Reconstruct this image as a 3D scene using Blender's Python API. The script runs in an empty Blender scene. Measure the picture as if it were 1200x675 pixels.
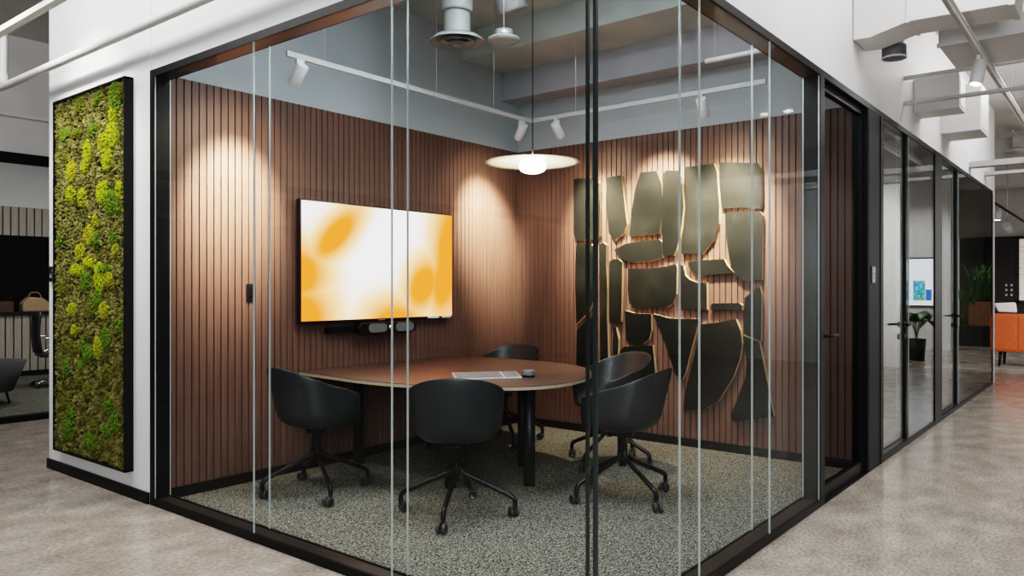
import bpy, math, random
from math import pi, sin, cos, radians as R
random.seed(7)
sc = bpy.context.scene
col = sc.collection
# x runs along the right hand glass front, y along the left hand glass front,
# the near glass corner of the meeting room is the origin.  z is up.

# ------------------------------------------------------------------ materials
def nt(name):
    m = bpy.data.materials.new(name); m.use_nodes = True
    return m, m.node_tree.nodes, m.node_tree.links
def mat(name, c, rough=.5, metal=0., spec=.5, emit=None, estr=0., coat=0.):
    m, n, l = nt(name); b = n['Principled BSDF']
    b.inputs['Base Color'].default_value = (*c, 1); b.inputs['Roughness'].default_value = rough
    b.inputs['Metallic'].default_value = metal; b.inputs['Specular IOR Level'].default_value = spec
    b.inputs['Coat Weight'].default_value = coat
    if emit:
        b.inputs['Emission Color'].default_value = (*emit, 1); b.inputs['Emission Strength'].default_value = estr
    return m
def noise_mat(name, stops, scale, rough=.6, detail=4, bump=0., bscale=None, rough_var=None, stretch=(1,1,1), spec=.5, second=None):
    m, n, l = nt(name); b = n['Principled BSDF']
    tc = n.new('ShaderNodeTexCoord'); mp = n.new('ShaderNodeMapping'); mp.inputs['Scale'].default_value = stretch
    l.new(tc.outputs['Object'], mp.inputs['Vector'])
    nz = n.new('ShaderNodeTexNoise'); nz.inputs['Scale'].default_value = scale; nz.inputs['Detail'].default_value = detail
    l.new(mp.outputs[0], nz.inputs['Vector'])
    cr = n.new('ShaderNodeValToRGB'); e = cr.color_ramp.elements
    while len(e) < len(stops): e.new(.5)
    for k, (p, c) in enumerate(stops): e[k].position = p; e[k].color = (*c, 1)
    l.new(nz.outputs['Fac'], cr.inputs[0]); out = cr.outputs[0]
    if second:
        s2, lo, hi, amt = second
        n2 = n.new('ShaderNodeTexNoise'); n2.inputs['Scale'].default_value = s2; n2.inputs['Detail'].default_value = 3
        l.new(mp.outputs[0], n2.inputs['Vector'])
        r2 = n.new('ShaderNodeMapRange'); r2.inputs[1].default_value = .3; r2.inputs[2].default_value = .7
        r2.inputs[3].default_value = lo; r2.inputs[4].default_value = hi; l.new(n2.outputs['Fac'], r2.inputs[0])
        mx = n.new('ShaderNodeMix'); mx.data_type = 'RGBA'; mx.blend_type = 'MULTIPLY'; mx.inputs[0].default_value = amt
        l.new(out, mx.inputs[6]); l.new(r2.outputs[0], mx.inputs[7]); out = mx.outputs[2]
    l.new(out, b.inputs['Base Color']); b.inputs['Roughness'].default_value = rough
    b.inputs['Specular IOR Level'].default_value = spec
    if rough_var:
        r3 = n.new('ShaderNodeMapRange'); r3.inputs[3].default_value = rough_var[0]; r3.inputs[4].default_value = rough_var[1]
        l.new(nz.outputs['Fac'], r3.inputs[0]); l.new(r3.outputs[0], b.inputs['Roughness'])
    if bump:
        n4 = n.new('ShaderNodeTexNoise'); n4.inputs['Scale'].default_value = bscale or scale; n4.inputs['Detail'].default_value = 3
        l.new(mp.outputs[0], n4.inputs['Vector'])
        bp = n.new('ShaderNodeBump'); bp.inputs['Strength'].default_value = bump; bp.inputs['Distance'].default_value = .01
        l.new(n4.outputs['Fac'], bp.inputs['Height']); l.new(bp.outputs[0], b.inputs['Normal'])
    return m
def glass_mat(name, tint, f0=.010, pw_=10.):
    # sheet glass: clear straight-through transmission plus mirror reflection that grows at grazing angles
    m, n, l = nt(name); n.remove(n['Principled BSDF'])
    lw = n.new('ShaderNodeLayerWeight'); lw.inputs['Blend'].default_value = .5
    pw = n.new('ShaderNodeMath'); pw.operation = 'POWER'; pw.inputs[1].default_value = pw_; l.new(lw.outputs['Facing'], pw.inputs[0])
    mr = n.new('ShaderNodeMapRange'); mr.inputs[3].default_value = f0; mr.inputs[4].default_value = .85; l.new(pw.outputs[0], mr.inputs[0])
    t = n.new('ShaderNodeBsdfTransparent'); t.inputs[0].default_value = (*tint, 1)
    g = n.new('ShaderNodeBsdfGlossy'); g.inputs['Roughness'].default_value = .0; g.inputs[0].default_value = (.95,.97,.97,1)
    mx = n.new('ShaderNodeMixShader'); l.new(mr.outputs[0], mx.inputs[0]); l.new(t.outputs[0], mx.inputs[1]); l.new(g.outputs[0], mx.inputs[2])
    l.new(mx.outputs[0], n['Material Output'].inputs[0])
    return m

M = {}
M['concrete'] = noise_mat('polished_concrete', [(.26,(.27,.232,.200)),(.45,(.355,.310,.270)),(.58,(.405,.357,.313)),(.76,(.50,.448,.398))], 3.4, detail=14, rough=.25,
                          rough_var=(.12,.26), second=(38,.55,1.15,.9), stretch=(1,1.5,1), spec=.30)
M['carpet'] = noise_mat('carpet_loop', [(.36,(.022,.023,.021)),(.5,(.105,.106,.093)),(.62,(.34,.325,.275))], 105, rough=.95, detail=3, bump=.6, bscale=150, spec=.1)
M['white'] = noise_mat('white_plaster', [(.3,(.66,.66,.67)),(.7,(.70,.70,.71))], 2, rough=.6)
M['innerwhite'] = noise_mat('dimmed_white_plaster', [(.3,(.31,.35,.375)),(.7,(.35,.39,.415))], 2, rough=.7)  # white plaster, colour greyed and cooled to stand for dimmer indoor light
M['ceiling'] = noise_mat('painted_slab', [(.3,(.52,.51,.50)),(.7,(.63,.62,.61))], 1.2, rough=.8, detail=6)
M['slab'] = noise_mat('raw_slab', [(.3,(.36,.41,.41)),(.7,(.48,.53,.52))], 2.2, rough=.85, detail=7)
M['beam'] = noise_mat('board_beam', [(.3,(.34,.36,.40)),(.7,(.39,.41,.45))], 3, rough=.8)
M['duct'] = noise_mat('white_duct', [(.3,(.56,.555,.55)),(.7,(.62,.615,.61))], 1.5, rough=.5)
M['backing'] = mat('slat_backing', (.012,.010,.009), .8)
M['black'] = noise_mat('black_powdercoat', [(.3,(.006,.006,.0065)),(.7,(.009,.009,.0095))], 30, rough=.42, spec=.18)
M['panel'] = noise_mat('charcoal_panel', [(.3,(.010,.0105,.0125)),(.7,(.012,.0125,.015))], 4, rough=.5, spec=.2)
M['bronze'] = noise_mat('bronze_soffit', [(.3,(.018,.015,.013)),(.7,(.023,.019,.017))], 8, rough=.35)
M['glass'] = glass_mat('clear_sheet_glass', (.972,.979,.977))
M['oglass'] = glass_mat('office_sheet_glass', (.86,.86,.84), .03, 5.)
M['dglass'] = glass_mat('door_sheet_glass', (.70,.71,.71), .006, 20.)
M['gedge'] = mat('glass_edge', (.42,.47,.46), .2, .3, .6)
M['seal'] = mat('corner_seal', (.014,.020,.021), .3)
M['shell'] = noise_mat('chair_shell_plastic', [(.3,(.017,.020,.023)),(.7,(.022,.026,.029))], 60, rough=.40, bump=.02)
M['rim'] = mat('chair_metal', (.012,.012,.013), .28, .6)
M['rubber'] = mat('caster_rubber', (.03,.03,.033), .5)
M['hub'] = mat('caster_hub', (.012,.012,.013), .35)
M['laminate'] = noise_mat('table_laminate', [(.3,(.060,.036,.028)),(.7,(.080,.048,.037))], 5, rough=.34, spec=.5)
M['ply'] = noise_mat('plywood_edge', [(.3,(.46,.33,.19)),(.7,(.62,.47,.30))], 22, rough=.6, stretch=(1,1,9))
M['plypale'] = noise_mat('pale_ply_edge', [(.3,(.34,.28,.20)),(.7,(.43,.36,.26))], 22, rough=.6, stretch=(1,1,9))
M['leg'] = mat('table_leg_steel', (.012,.013,.016), .42, .2)
M['stain'] = noise_mat('black_stained_face', [(.3,(.0065,.0072,.0062)),(.55,(.0095,.0102,.0088)),(.8,(.016,.017,.0145))], 4, rough=.55, detail=2, spec=.08)
M['tvblack'] = mat('tv_bezel', (.008,.008,.009), .3)
M['alu'] = mat('brushed_aluminium', (.62,.62,.63), .35, .7)
M['steel'] = mat('steel', (.70,.69,.68), .3, .8)
M['whitemetal'] = mat('white_metal', (.60,.60,.60), .4)
M['grille'] = noise_mat('grey_grille', [(.4,(.07,.07,.075)),(.6,(.16,.16,.17))], 350, rough=.6)
M['key'] = noise_mat('keycaps', [(.3,(.55,.55,.56)),(.7,(.62,.62,.63))], 20, rough=.5)
M['keygap'] = mat('key_bed', (.16,.16,.17), .5)
M['brass'] = mat('brass', (.42,.34,.17), .35, .9)
M['shade'] = mat('lamp_disc_cream', (.72,.68,.58), .45)
M['globe'] = mat('opal_globe', (.95,.93,.9), .3, emit=(1,.93,.82), estr=9)
M['lens'] = mat('lit_lens', (1,.95,.88), .3, emit=(1,.92,.8), estr=14)
M['lens_white'] = mat('lit_lens_white', (1,1,1), .3, emit=(1,.97,.92), estr=10)
M['sticker'] = mat('sticker_white', (.8,.8,.8), .5)
M['mossbed'] = noise_mat('olive_lichen', [(.28,(.042,.042,.012)),(.5,(.105,.100,.030)),(.72,(.19,.175,.065))], 14, rough=.95, detail=5, bump=.7, bscale=120, spec=.1)
M['mossdark'] = mat('moss_backing', (.025,.022,.010), .95, spec=.1)
for nm, a, b2 in (('moss_lime',(.12,.17,.006),(.34,.38,.02)), ('moss_gold',(.14,.15,.008),(.33,.33,.025)), ('moss_leaf',(.045,.080,.008),(.13,.20,.02)), ('moss_dim',(.06,.070,.010),(.14,.145,.02))):
    M[nm] = noise_mat(nm, [(.3,a),(.7,b2)], 60, rough=.95, detail=4, bump=.9, bscale=160, spec=.1)
M['orange'] = noise_mat('orange_upholstery', [(.3,(.44,.085,.018)),(.7,(.53,.11,.024))], 12, rough=.65)
M['grey_fabric'] = noise_mat('grey_fabric', [(.3,(.14,.14,.14)),(.7,(.22,.22,.22))], 90, rough=.9)
M['darkfabric'] = noise_mat('charcoal_fabric', [(.3,(.07,.07,.068)),(.7,(.11,.11,.105))], 90, rough=.9)
M['pale_fabric'] = noise_mat('pale_fabric', [(.3,(.66,.65,.64)),(.7,(.74,.73,.72))], 60, rough=.9)
M['joinery'] = noise_mat('dark_joinery', [(.3,(.014,.013,.013)),(.7,(.020,.019,.018))], 5, rough=.5)
M['brownwall'] = noise_mat('brown_office_wall', [(.3,(.10,.085,.065)),(.7,(.13,.11,.085))], 3, rough=.8)
M['lightslat'] = noise_mat('grey_oak_slats', [(.3,(.36,.32,.27)),(.7,(.46,.41,.35))], 6, rough=.6, stretch=(8,8,.6))
M['darkgloss'] = mat('smoked_glass_panel', (.012,.011,.011), .06)
M['tan'] = noise_mat('tan_leather', [(.3,(.40,.27,.16)),(.7,(.50,.35,.22))], 25, rough=.6)
M['brownbox'] = mat('brown_board', (.10,.06,.04), .7)
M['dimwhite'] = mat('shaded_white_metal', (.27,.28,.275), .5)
M['traygrey'] = mat('tray_grey', (.36,.36,.36), .5)
M['chrome'] = mat('chrome', (.8,.8,.8), .12, 1.)
M['leaf'] = noise_mat('leaf_green', [(.3,(.02,.07,.015)),(.7,(.06,.16,.03))], 8, rough=.45)
M['pot'] = mat('black_planter', (.015,.015,.016), .5)
M['wood'] = noise_mat('wood_brown', [(.3,(.16,.08,.04)),(.7,(.26,.14,.07))], 6, rough=.5, stretch=(6,6,.6))
M['litart'] = noise_mat('lit_display_paper', [(.35,(.9,.8,.6)),(.5,(1,.96,.9)),(.7,(.55,.42,.3))], 3, rough=.6, stretch=(1,.6,7))
M['litart'].node_tree.nodes['Principled BSDF'].inputs['Emission Strength'].default_value = .22
M['litart'].node_tree.links.new(M['litart'].node_tree.nodes['Color Ramp'].outputs[0], M['litart'].node_tree.nodes['Principled BSDF'].inputs['Emission Color'])

def slat_mat():
    m, n, l = nt('walnut_slats'); b = n['Principled BSDF']
    tc = n.new('ShaderNodeTexCoord'); mp = n.new('ShaderNodeMapping'); mp.inputs['Scale'].default_value = (60,60,1.6)
    l.new(tc.outputs['Object'], mp.inputs[0])
    nz = n.new('ShaderNodeTexNoise'); nz.inputs['Scale'].default_value = 1.; nz.inputs['Detail'].default_value = 6; l.new(mp.outputs[0], nz.inputs['Vector'])
    cr = n.new('ShaderNodeValToRGB'); e = cr.color_ramp.elements
    e[0].position = .25; e[0].color = (.082,.047,.038,1); e[1].position = .75; e[1].color = (.134,.077,.060,1)
    l.new(nz.outputs['Fac'], cr.inputs[0])
    l.new(cr.outputs[0], b.inputs['Base Color']); b.inputs['Roughness'].default_value = .5; b.inputs['Specular IOR Level'].default_value = .3
    return m
M['slat'] = slat_mat()

def screen_mat():
    # abstract orange and white gradient picture shown on the television (object space: x across, z up)
    m, n, l = nt('tv_picture'); n.remove(n['Principled BSDF'])
    tc = n.new('ShaderNodeTexCoord')
    sx = n.new('ShaderNodeSeparateXYZ'); l.new(tc.outputs['Object'], sx.inputs[0])
    def blob(cx, cz, rx, rz, rot, pw=1.4):
        mp = n.new('ShaderNodeMapping'); mp.vector_type = 'TEXTURE'
        mp.inputs['Location'].default_value = (cx, 0, cz); mp.inputs['Rotation'].default_value = (0, rot, 0); mp.inputs['Scale'].default_value = (rx, 1, rz)
        l.new(tc.outputs['Object'], mp.inputs[0])
        s = n.new('ShaderNodeSeparateXYZ'); l.new(mp.outputs[0], s.inputs[0])
        c = n.new('ShaderNodeCombineXYZ'); l.new(s.outputs[0], c.inputs[0]); l.new(s.outputs[2], c.inputs[2])
        ln = n.new('ShaderNodeVectorMath'); ln.operation = 'LENGTH'; l.new(c.outputs[0], ln.inputs[0])
        r = n.new('ShaderNodeMapRange'); r.interpolation_type = 'SMOOTHSTEP'
        r.inputs[1].default_value = .05; r.inputs[2].default_value = 1.2; r.inputs[3].default_value = 1; r.inputs[4].default_value = 0
        l.new(ln.outputs['Value'], r.inputs[0]); return r.outputs[0]
    acc = None
    for a in [(-.86,-.10,.50,.42,0), (-.84,-.45,.56,.55,0), (-.50,.22,.60,.24,-.75), (.12,-.52,.62,.40,0), (.46,-.18,.50,.36,-.9), (.80,.10,.42,1.10,.08), (.72,-.15,.34,.60,.2)]:
        o = blob(*a)
        if acc is None: acc = o
        else:
            mx = n.new('ShaderNodeMath'); mx.operation = 'MAXIMUM'; l.new(acc, mx.inputs[0]); l.new(o, mx.inputs[1]); acc = mx.outputs[0]
    cr = n.new('ShaderNodeValToRGB'); e = cr.color_ramp.elements
    e[0].position = 0; e[0].color = (.98,.96,.96,1); e[1].position = .88; e[1].color = (1.,.19,.03,1)
    k = e.new(.36); k.color = (1.,.60,.30,1)
    l.new(acc, cr.inputs[0])
    em = n.new('ShaderNodeEmission'); em.inputs[1].default_value = 1.7; l.new(cr.outputs[0], em.inputs[0])
    l.new(em.outputs[0], n['Material Output'].inputs[0])
    return m
M['tvpic'] = screen_mat()
def emis(name, c, s=1.):
    m, n, l = nt(name); n.remove(n['Principled BSDF']); em = n.new('ShaderNodeEmission')
    em.inputs[0].default_value = (*c, 1); em.inputs[1].default_value = s; l.new(em.outputs[0], n['Material Output'].inputs[0]); return m
M['scr_white'] = emis('screen_white', (.86,.9,.97), 1.5)
M['scr_teal'] = emis('screen_teal', (.10,.45,.55), 1.2)
M['scr_blue'] = emis('screen_blue', (.06,.18,.62), 1.2)
M['scr_pale'] = emis('screen_pale', (.45,.72,.85), 1.2)
M['scr_grey'] = emis('screen_grey', (.55,.6,.68), 1.1)
M['scr_green'] = emis('screen_green', (.25,.5,.12), 1.1)

# ------------------------------------------------------------------ mesh builder
class MB:
    def __init__(s): s.v = []; s.f = []; s.m = []; s.mats = []; s.cur = 0; s.smooth = []
    def mat(s, m):
        if m not in s.mats: s.mats.append(m)
        s.cur = s.mats.index(m); return s
    def add(s, vs, fs, smooth=False):
        o = len(s.v); s.v += [tuple(p) for p in vs]
        for f in fs: s.f.append([i + o for i in f]); s.m.append(s.cur); s.smooth.append(smooth)
        return s
    def box(s, x0, y0, z0, x1, y1, z1):
        v = [(x0,y0,z0),(x1,y0,z0),(x1,y1,z0),(x0,y1,z0),(x0,y0,z1),(x1,y0,z1),(x1,y1,z1),(x0,y1,z1)]
        return s.add(v, [(0,3,2,1),(4,5,6,7),(0,1,5,4),(1,2,6,5),(2,3,7,6),(3,0,4,7)])
    def prism(s, pts, fn, a, b):
        # pts: counter-clockwise outline; fn(p, q, h) -> 3D
        n = len(pts); v = [fn(p[0], p[1], a) for p in pts] + [fn(p[0], p[1], b) for p in pts]
        f = [tuple(range(n))[::-1], tuple(range(n, 2*n))] + [(i, (i+1) % n, n + (i+1) % n, n + i) for i in range(n)]
        return s.add(v, f)
    def tube(s, path, r, seg=12, caps=True, radii=None):
        from mathutils import Vector
        P = [Vector(p) for p in path]; rings = []
        up0 = None
        for i, p in enumerate(P):
            d = (P[min(i+1, len(P)-1)] - P[max(i-1, 0)]).normalized()
            if up0 is None:
                up0 = Vector((0,0,1)) if abs(d.z) < .9 else Vector((1,0,0))
            a = d.cross(up0).normalized(); b = a.cross(d).normalized(); up0 = b
            rr = radii[i] if radii else r
            rings.append([p + a*rr*cos(2*pi*k/seg) + b*rr*sin(2*pi*k/seg) for k in range(seg)])
        v = [tuple(q) for g in rings for q in g]; f = []
        for i in range(len(P)-1):
            for k in range(seg):
                k2 = (k+1) % seg; f.append((i*seg+k, i*seg+k2, (i+1)*seg+k2, (i+1)*seg+k))
        s.add(v, f, True)
        if caps:
            o = len(s.v) - len(v)
            s.f.append([o+k for k in range(seg)][::-1]); s.m.append(s.cur); s.smooth.append(False)
            s.f.append([o+(len(P)-1)*seg+k for k in range(seg)]); s.m.append(s.cur); s.smooth.append(False)
        return s
    def lathe(s, prof, c=(0,0,0), seg=32, smooth=True, axis='z'):
        v = []; f = []
        for r, z in prof:
            for k in range(seg):
                a = 2*pi*k/seg
                p = (r*cos(a), r*sin(a), z) if axis == 'z' else ((z, r*cos(a), r*sin(a)) if axis == 'x' else (r*sin(a), z, r*cos(a)))
                v.append((p[0]+c[0], p[1]+c[1], p[2]+c[2]))
        for i in range(len(prof)-1):
            for k in range(seg):
                k2 = (k+1) % seg; f.append((i*seg+k, i*seg+k2, (i+1)*seg+k2, (i+1)*seg+k))
        s.add(v, f, smooth); return s
    def build(s, name, m=None, parent=None, bevel=0., loc=None, kind=None, seg=2):
        me = bpy.data.meshes.new(name); me.from_pydata(s.v, [], s.f)
        if m is not None: me.materials.append(m)
        else:
            for q in s.mats: me.materials.append(q)
            me.polygons.foreach_set('material_index', s.m)
        me.polygons.foreach_set('use_smooth', s.smooth)
        me.update()
        o = bpy.data.objects.new(name, me); col.objects.link(o)
        if parent: o.parent = parent
        if loc: o.location = loc
        if bevel:
            b = o.modifiers.new('bevel', 'BEVEL'); b.width = bevel; b.segments = seg; b.limit_method = 'ANGLE'; b.harden_normals = False
        if kind: o['kind'] = kind
        return o
def box(*a): return MB().box(*a)
def tag(o, label, cat, group=None):
    o['label'] = label; o['category'] = cat
    if group: o['group'] = group
    return o
def thing(name, label, cat, loc=(0,0,0), rz=0, group=None):
    o = bpy.data.objects.new(name, None); o.empty_display_size = .1; col.objects.link(o)
    o.location = loc; o.rotation_euler = (0,0,rz); return tag(o, label, cat, group)
def struct(name, mb, m=None, parent=None, bevel=0.): return mb.build(name, m, parent, bevel, kind='structure' if parent is None else None)
def sgroup(name, loc=(0,0,0)):
    o = bpy.data.objects.new(name, None); o.empty_display_size = .1; col.objects.link(o); o.location = loc; o['kind'] = 'structure'; return o

# ------------------------------------------------------------------ setting: shell
H = 2.84          # top of the glazed frame
CZ = 4.07         # slab above the open office
TVY = 3.42        # face of the slatted wall behind the television
ARX = 3.85        # face of the slatted wall behind the wall art
struct('floor', box(-11,-10,-.1, 26,18,0), M['concrete'])
struct('ceiling', box(-11,-10,CZ, 26,18,CZ+.15), M['ceiling'])
struct('floor_carpet', box(.10,.10,.0005, ARX-.001,TVY-.001,.012), M['carpet'])
# meeting room ceiling: slab, downstand beam, bulkhead over the art wall
struct('ceiling_meeting_room', box(.115,.115,3.86, ARX+.04,TVY+.04,3.98), M['slab'])
struct('trim_1', box(3.0,.116,3.60, ARX+.02,TVY+.02,3.86), M['slab'])
struct('trim_2', box(3.60,.118,3.32, ARX+.02,TVY+.02,3.602), M['beam'])
# bulkheads over the glass
struct('wall_left_bulkhead', box(.005,.0,H, .115,TVY+.02,CZ), M['white'])
struct('wall_right_bulkhead', box(.115,.005,H, 11.06,.115,CZ), M['white'])
# white wall carrying the moss picture, its return and the far end
struct('wall_left', box(.0,TVY+.02,0, .15,5.085,CZ), M['white'])
struct('wall_left_return', box(.15,4.94,0, 10.9,5.084,CZ), M['white'])
struct('baseboard_left', box(-.014,TVY+.03,0, -.0005,5.10,.075), M['black'])
struct('wall_right_end', box(10.79,.004,0, 11.06,.114,H), M['white'])
# slatted walls: individual boards with shadow gaps on a black backing
PITCH = .0542
def slats(axis, a0, a1, face, z0, z1, sign, m=M['slat'], pitch=PITCH, gap=.0075, dep=.014):
    mb = MB(); mb.mat(m); x = a0
    while x < a1 - .01:
        e = min(x + pitch - gap, a1); b = .0018
        # chamfered board section
        sec = [(x, face + sign*dep), (x, face + sign*b), (x + b, face), (e - b, face), (e, face + sign*b), (e, face + sign*dep)]
        if axis == 'x': fn = lambda p, q, h: (p, q, h)
        else: fn = lambda p, q, h: (q, p, h)
        mb.prism(sec, fn, z0, z1); x += pitch
    mb.mat(M['backing'])
    if axis == 'x': mb.box(a0, min(face+sign*dep, face+sign*(dep+.02)), z0, a1, max(face+sign*dep, face+sign*(dep+.02)), z1)
    else: mb.box(min(face+sign*dep, face+sign*(dep+.02)), a0, z0, max(face+sign*dep, face+sign*(dep+.02)), a1, z1)
    return mb
WT = 2.83
struct('wall_back_left', slats('x', .115, ARX, TVY, .012, WT, 1))
struct('wall_back_right', slats('y', .115, TVY, ARX, .012, WT, 1))
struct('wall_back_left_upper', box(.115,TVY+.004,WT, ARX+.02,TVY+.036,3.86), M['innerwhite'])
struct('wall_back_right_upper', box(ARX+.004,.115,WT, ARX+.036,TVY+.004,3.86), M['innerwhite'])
struct('wall_core_back', box(.15,TVY+.037,0, ARX+.037,TVY+.12,CZ), M['white'])
struct('wall_core_right', box(ARX+.037,.115,0, ARX+.16,TVY+.12,CZ), M['brownwall'])
struct('baseboard_back_left', box(.12,TVY-.012,.012, ARX,TVY-.0005,.085), M['black'])
struct('baseboard_back_right', box(ARX-.012,.12,.012, ARX-.0005,TVY-.012,.085), M['black'])

# glazing frame: sill, head, jamb, mullions (double glazed, about 110 mm deep)
FD = .115
def frame_run(name_sill, name_head, axis, a0, a1):
    for nm, z0, z1 in ((name_sill, .0, .048), (name_head, H-.045, H)):
        mb = MB()
        if axis == 'y':
            mb.mat(M['black']).box(-.004,a0,z0, .012,a1,z1); mb.mat(M['bronze']).box(.012,a0,z0, FD-.012,a1,z1-.006 if z0 < 1 else z1); mb.mat(M['black']).box(FD-.012,a0,z0, FD,a1,z1)
        else:
            mb.mat(M['black']).box(a0,-.004,z0, a1,.012,z1); mb.mat(M['bronze']).box(a0,.012,z0, a1,FD-.012,z1-.006 if z0 < 1 else z1); mb.mat(M['black']).box(a0,FD-.012,z0, a1,FD,z1)
        struct(nm, mb)
frame_run('trim_3', 'trim_4', 'y', .012, TVY+.02)
frame_run('trim_5', 'trim_6', 'x', -.004, 2.68)
struct('trim_7', box(-.005,TVY-.03,0, FD,TVY+.018,H), M['black'])               # left jamb
struct('trim_8', box(2.68,-.004,0, 2.77,FD,H), M['black'])                       # post beside the door
PW = 3.40
def pane(name, axis, a0, a1, face, parent, gm=M['glass'], z0=.047, z1=H-.044, th=.008):
    mb = MB(); mb.mat(gm)
    if axis == 'y': P = [(face,a0),(face+th,a0),(face+th,a1),(face,a1)]
    else: P = [(a0,face),(a1,face),(a1,face+th),(a0,face+th)]
    v = [(p[0],p[1],z0) for p in P] + [(p[0],p[1],z1) for p in P]
    if axis == 'y': big = [(1,2,6,5),(3,0,4,7)]; small = [(0,1,5,4),(2,3,7,6),(0,3,2,1),(4,5,6,7)]
    else: big = [(0,1,5,4),(2,3,7,6)]; small = [(1,2,6,5),(3,0,4,7),(0,3,2,1),(4,5,6,7)]
    mb.add(v, big); mb.mat(M['gedge']); mb.add(v, small)
    return mb.build(name, None, parent)
wn = 0
for axis, cuts in (('y', [.014, 1.127, 2.258, TVY-.031]), ('x', [.014, .90, 1.80, 2.679])):
    for k in range(3):
        wn += 1; w = sgroup('window_%d' % wn)
        a0, a1 = cuts[k], cuts[k+1]
        i0 = a0 + .0017 if k else a0; i1 = a1 - .0017
        pane('outer_pane', axis, i0, i1, .002, w)
        j0 = FD - .006 if k == 0 else i0
        pane('inner_pane', axis, j0, i1, FD-.012, w)
        if k:   # clear joint strips between neighbouring sheets
            for nm, f in (('joint_strip', .0005), ('joint_strip', FD-.0145)):
                b = box(f, a0-.0016, .047, f+.010, a0+.0016, H-.044) if axis == 'y' else box(a0-.0016, f, .047, a0+.0016, f+.010, H-.044)
                b.build(nm, M['gedge'], w)
struct('trim_9', box(-.001,-.001,.047, .0135,.0135,H-.044), M['seal'])           # outer corner joint
struct('trim_10', box(FD-.014,FD-.014,.047, FD-.002,FD-.002,H-.044), M['seal'])  # inner corner joint

# ------------------------------------------------------------------ right hand front: doors and office windows
def lever(parent, x, y, z, dirx, plate=True):
    h = bpy.data.objects.new('door_handle', None); h.empty_display_size = .05; col.objects.link(h); h.parent = parent; h.location = (x, y, z)
    if plate: box(-.022,-.012,-.16, .022,-.001,.10).build('backplate', M['black'], h, .003)
    else:
        MB().lathe([(0,-.014),(.026,-.014),(.026,-.001),(0,-.001)], axis='y').build('rose', M['black'], h)
        MB().lathe([(0,-.014),(.026,-.014),(.026,-.001),(0,-.001)], (0,0,-.11), axis='y').build('escutcheon', M['black'], h)
    MB().tube([(0,-.005,0),(0,-.05,0),(dirx*.012,-.06,0),(dirx*(.19 if plate else .14),-.06,0)], .010).build('lever', M['black'], h)
    if plate: MB().lathe([(0,-.018),(.013,-.018),(.013,-.01),(0,-.01)], (0,0,-.10), axis='y').build('keyhole', M['steel'], h)
    return h
d1 = sgroup('door_1')
mb = MB().box(2.772,.03,.006, 2.83,.075,H-.05).box(3.80,.03,.006, 3.86,.075,H-.05).box(2.83,.03,H-.10, 3.80,.075,H-.05).box(2.83,.03,.006, 3.80,.075,.09)
mb.build('leaf_frame', M['black'], d1)
pane('leaf_glass', 'x', 2.829, 3.801, .048, d1, M['dglass'], z0=.089, z1=H-.099)
lever(d1, 2.80, .03, 1.10, 1)
struct('trim_11', box(2.77,-.004,H-.045, 4.30,FD,H), M['black'])
struct('trim_12', box(2.77,-.004,0, 4.30,FD,.005), M['black'])
struct('wall_right_panel', box(3.875,-.003,0.005, 4.30,.19,H-.046), M['panel'])
struct('trim_13', box(ARX+.001,.0,0.005, 3.875,.24,H-.046), M['black'])
struct('trim_14', box(4.215,-.009,.006, 4.30,-.003,H-.046), M['black'])
# office windows and doors farther along
frame_run('trim_15', 'trim_16', 'x', 4.30, 10.79)
def officedoor(n, a0, a1, hx, hd):
    d = sgroup('door_%d' % n)
    MB().box(a0,.02,.048, a0+.02,.06,H-.046).box(a1-.03,.02,.048, a1,.06,H-.046).build('leaf_frame', M['black'], d)
    pane('leaf_glass', 'x', a0+.019, a1-.029, .034, d, M['oglass'])
    lever(d, hx, .02, 1.09, hd, False)
officedoor(2, 4.30, 5.27, 5.13, -1)
officedoor(3, 6.83, 7.90, 7.83, -1)
for n, (a0, a1) in zip((7, 8), ((5.272, 6.45), (7.902, 10.78))):
    w = sgroup('window_%d' % n); pane('outer_pane', 'x', a0, a1, .002, w, M['oglass']); pane('inner_pane', 'x', a0, a1, FD-.013, w, M['oglass'])
struct('trim_17', box(6.45,-.0065,.0, 6.83,FD,H), M['black'])
struct('trim_18', box(10.775,-.0065,.0, 10.79,FD,H), M['black'])
struct('wall_office_partition', box(6.58,.12,0, 6.70,4.94,3.2), M['brownwall'])
struct('wall_office_end', box(10.92,.115,0, 11.05,5.08,CZ), M['white'])
struct('wall_office_back', box(4.02,3.55,0, 10.9,3.65,3.2), M['brownwall'])
struct('ceiling_office', box(4.02,.115,3.2, 10.9,3.6,3.3), M['ceiling'])

# ------------------------------------------------------------------ open office around
struct('wall_far_left', MB().box(-11,7.6,H, 9,7.72,CZ), M['ceiling'])
struct('trim_19', box(-11,7.55,3.215, 9,7.599,3.25), M['duct'])
struct('trim_20', box(-11,7.575,H-.10, 9,7.70,H), M['black'])
struct('trim_21', box(-11,7.575,0, 9,7.70,.06), M['black'])
w = sgroup('window_9'); pane('pane', 'x', -11, 9, 7.60, w, z0=.06, z1=H-.1)
struct('floor_far_carpet', box(-11,7.7,.0005, 9,12.7,.012), M['carpet'])
struct('wall_far_back', slats('x', -4, 9, 12.62, 2.27, 2.74, 1, M['lightslat'], .115, .018, .02))
struct('wall_far_back_panel', box(-4,12.60,1.0, 9,12.68,2.27), M['darkgloss'])
struct('wall_far_back_upper', box(-11,12.66,2.74, 9,12.78,CZ), M['white'])
struct('wall_far_core', box(-11,12.69,0, 9,12.78,2.74), M['joinery'])
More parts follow.
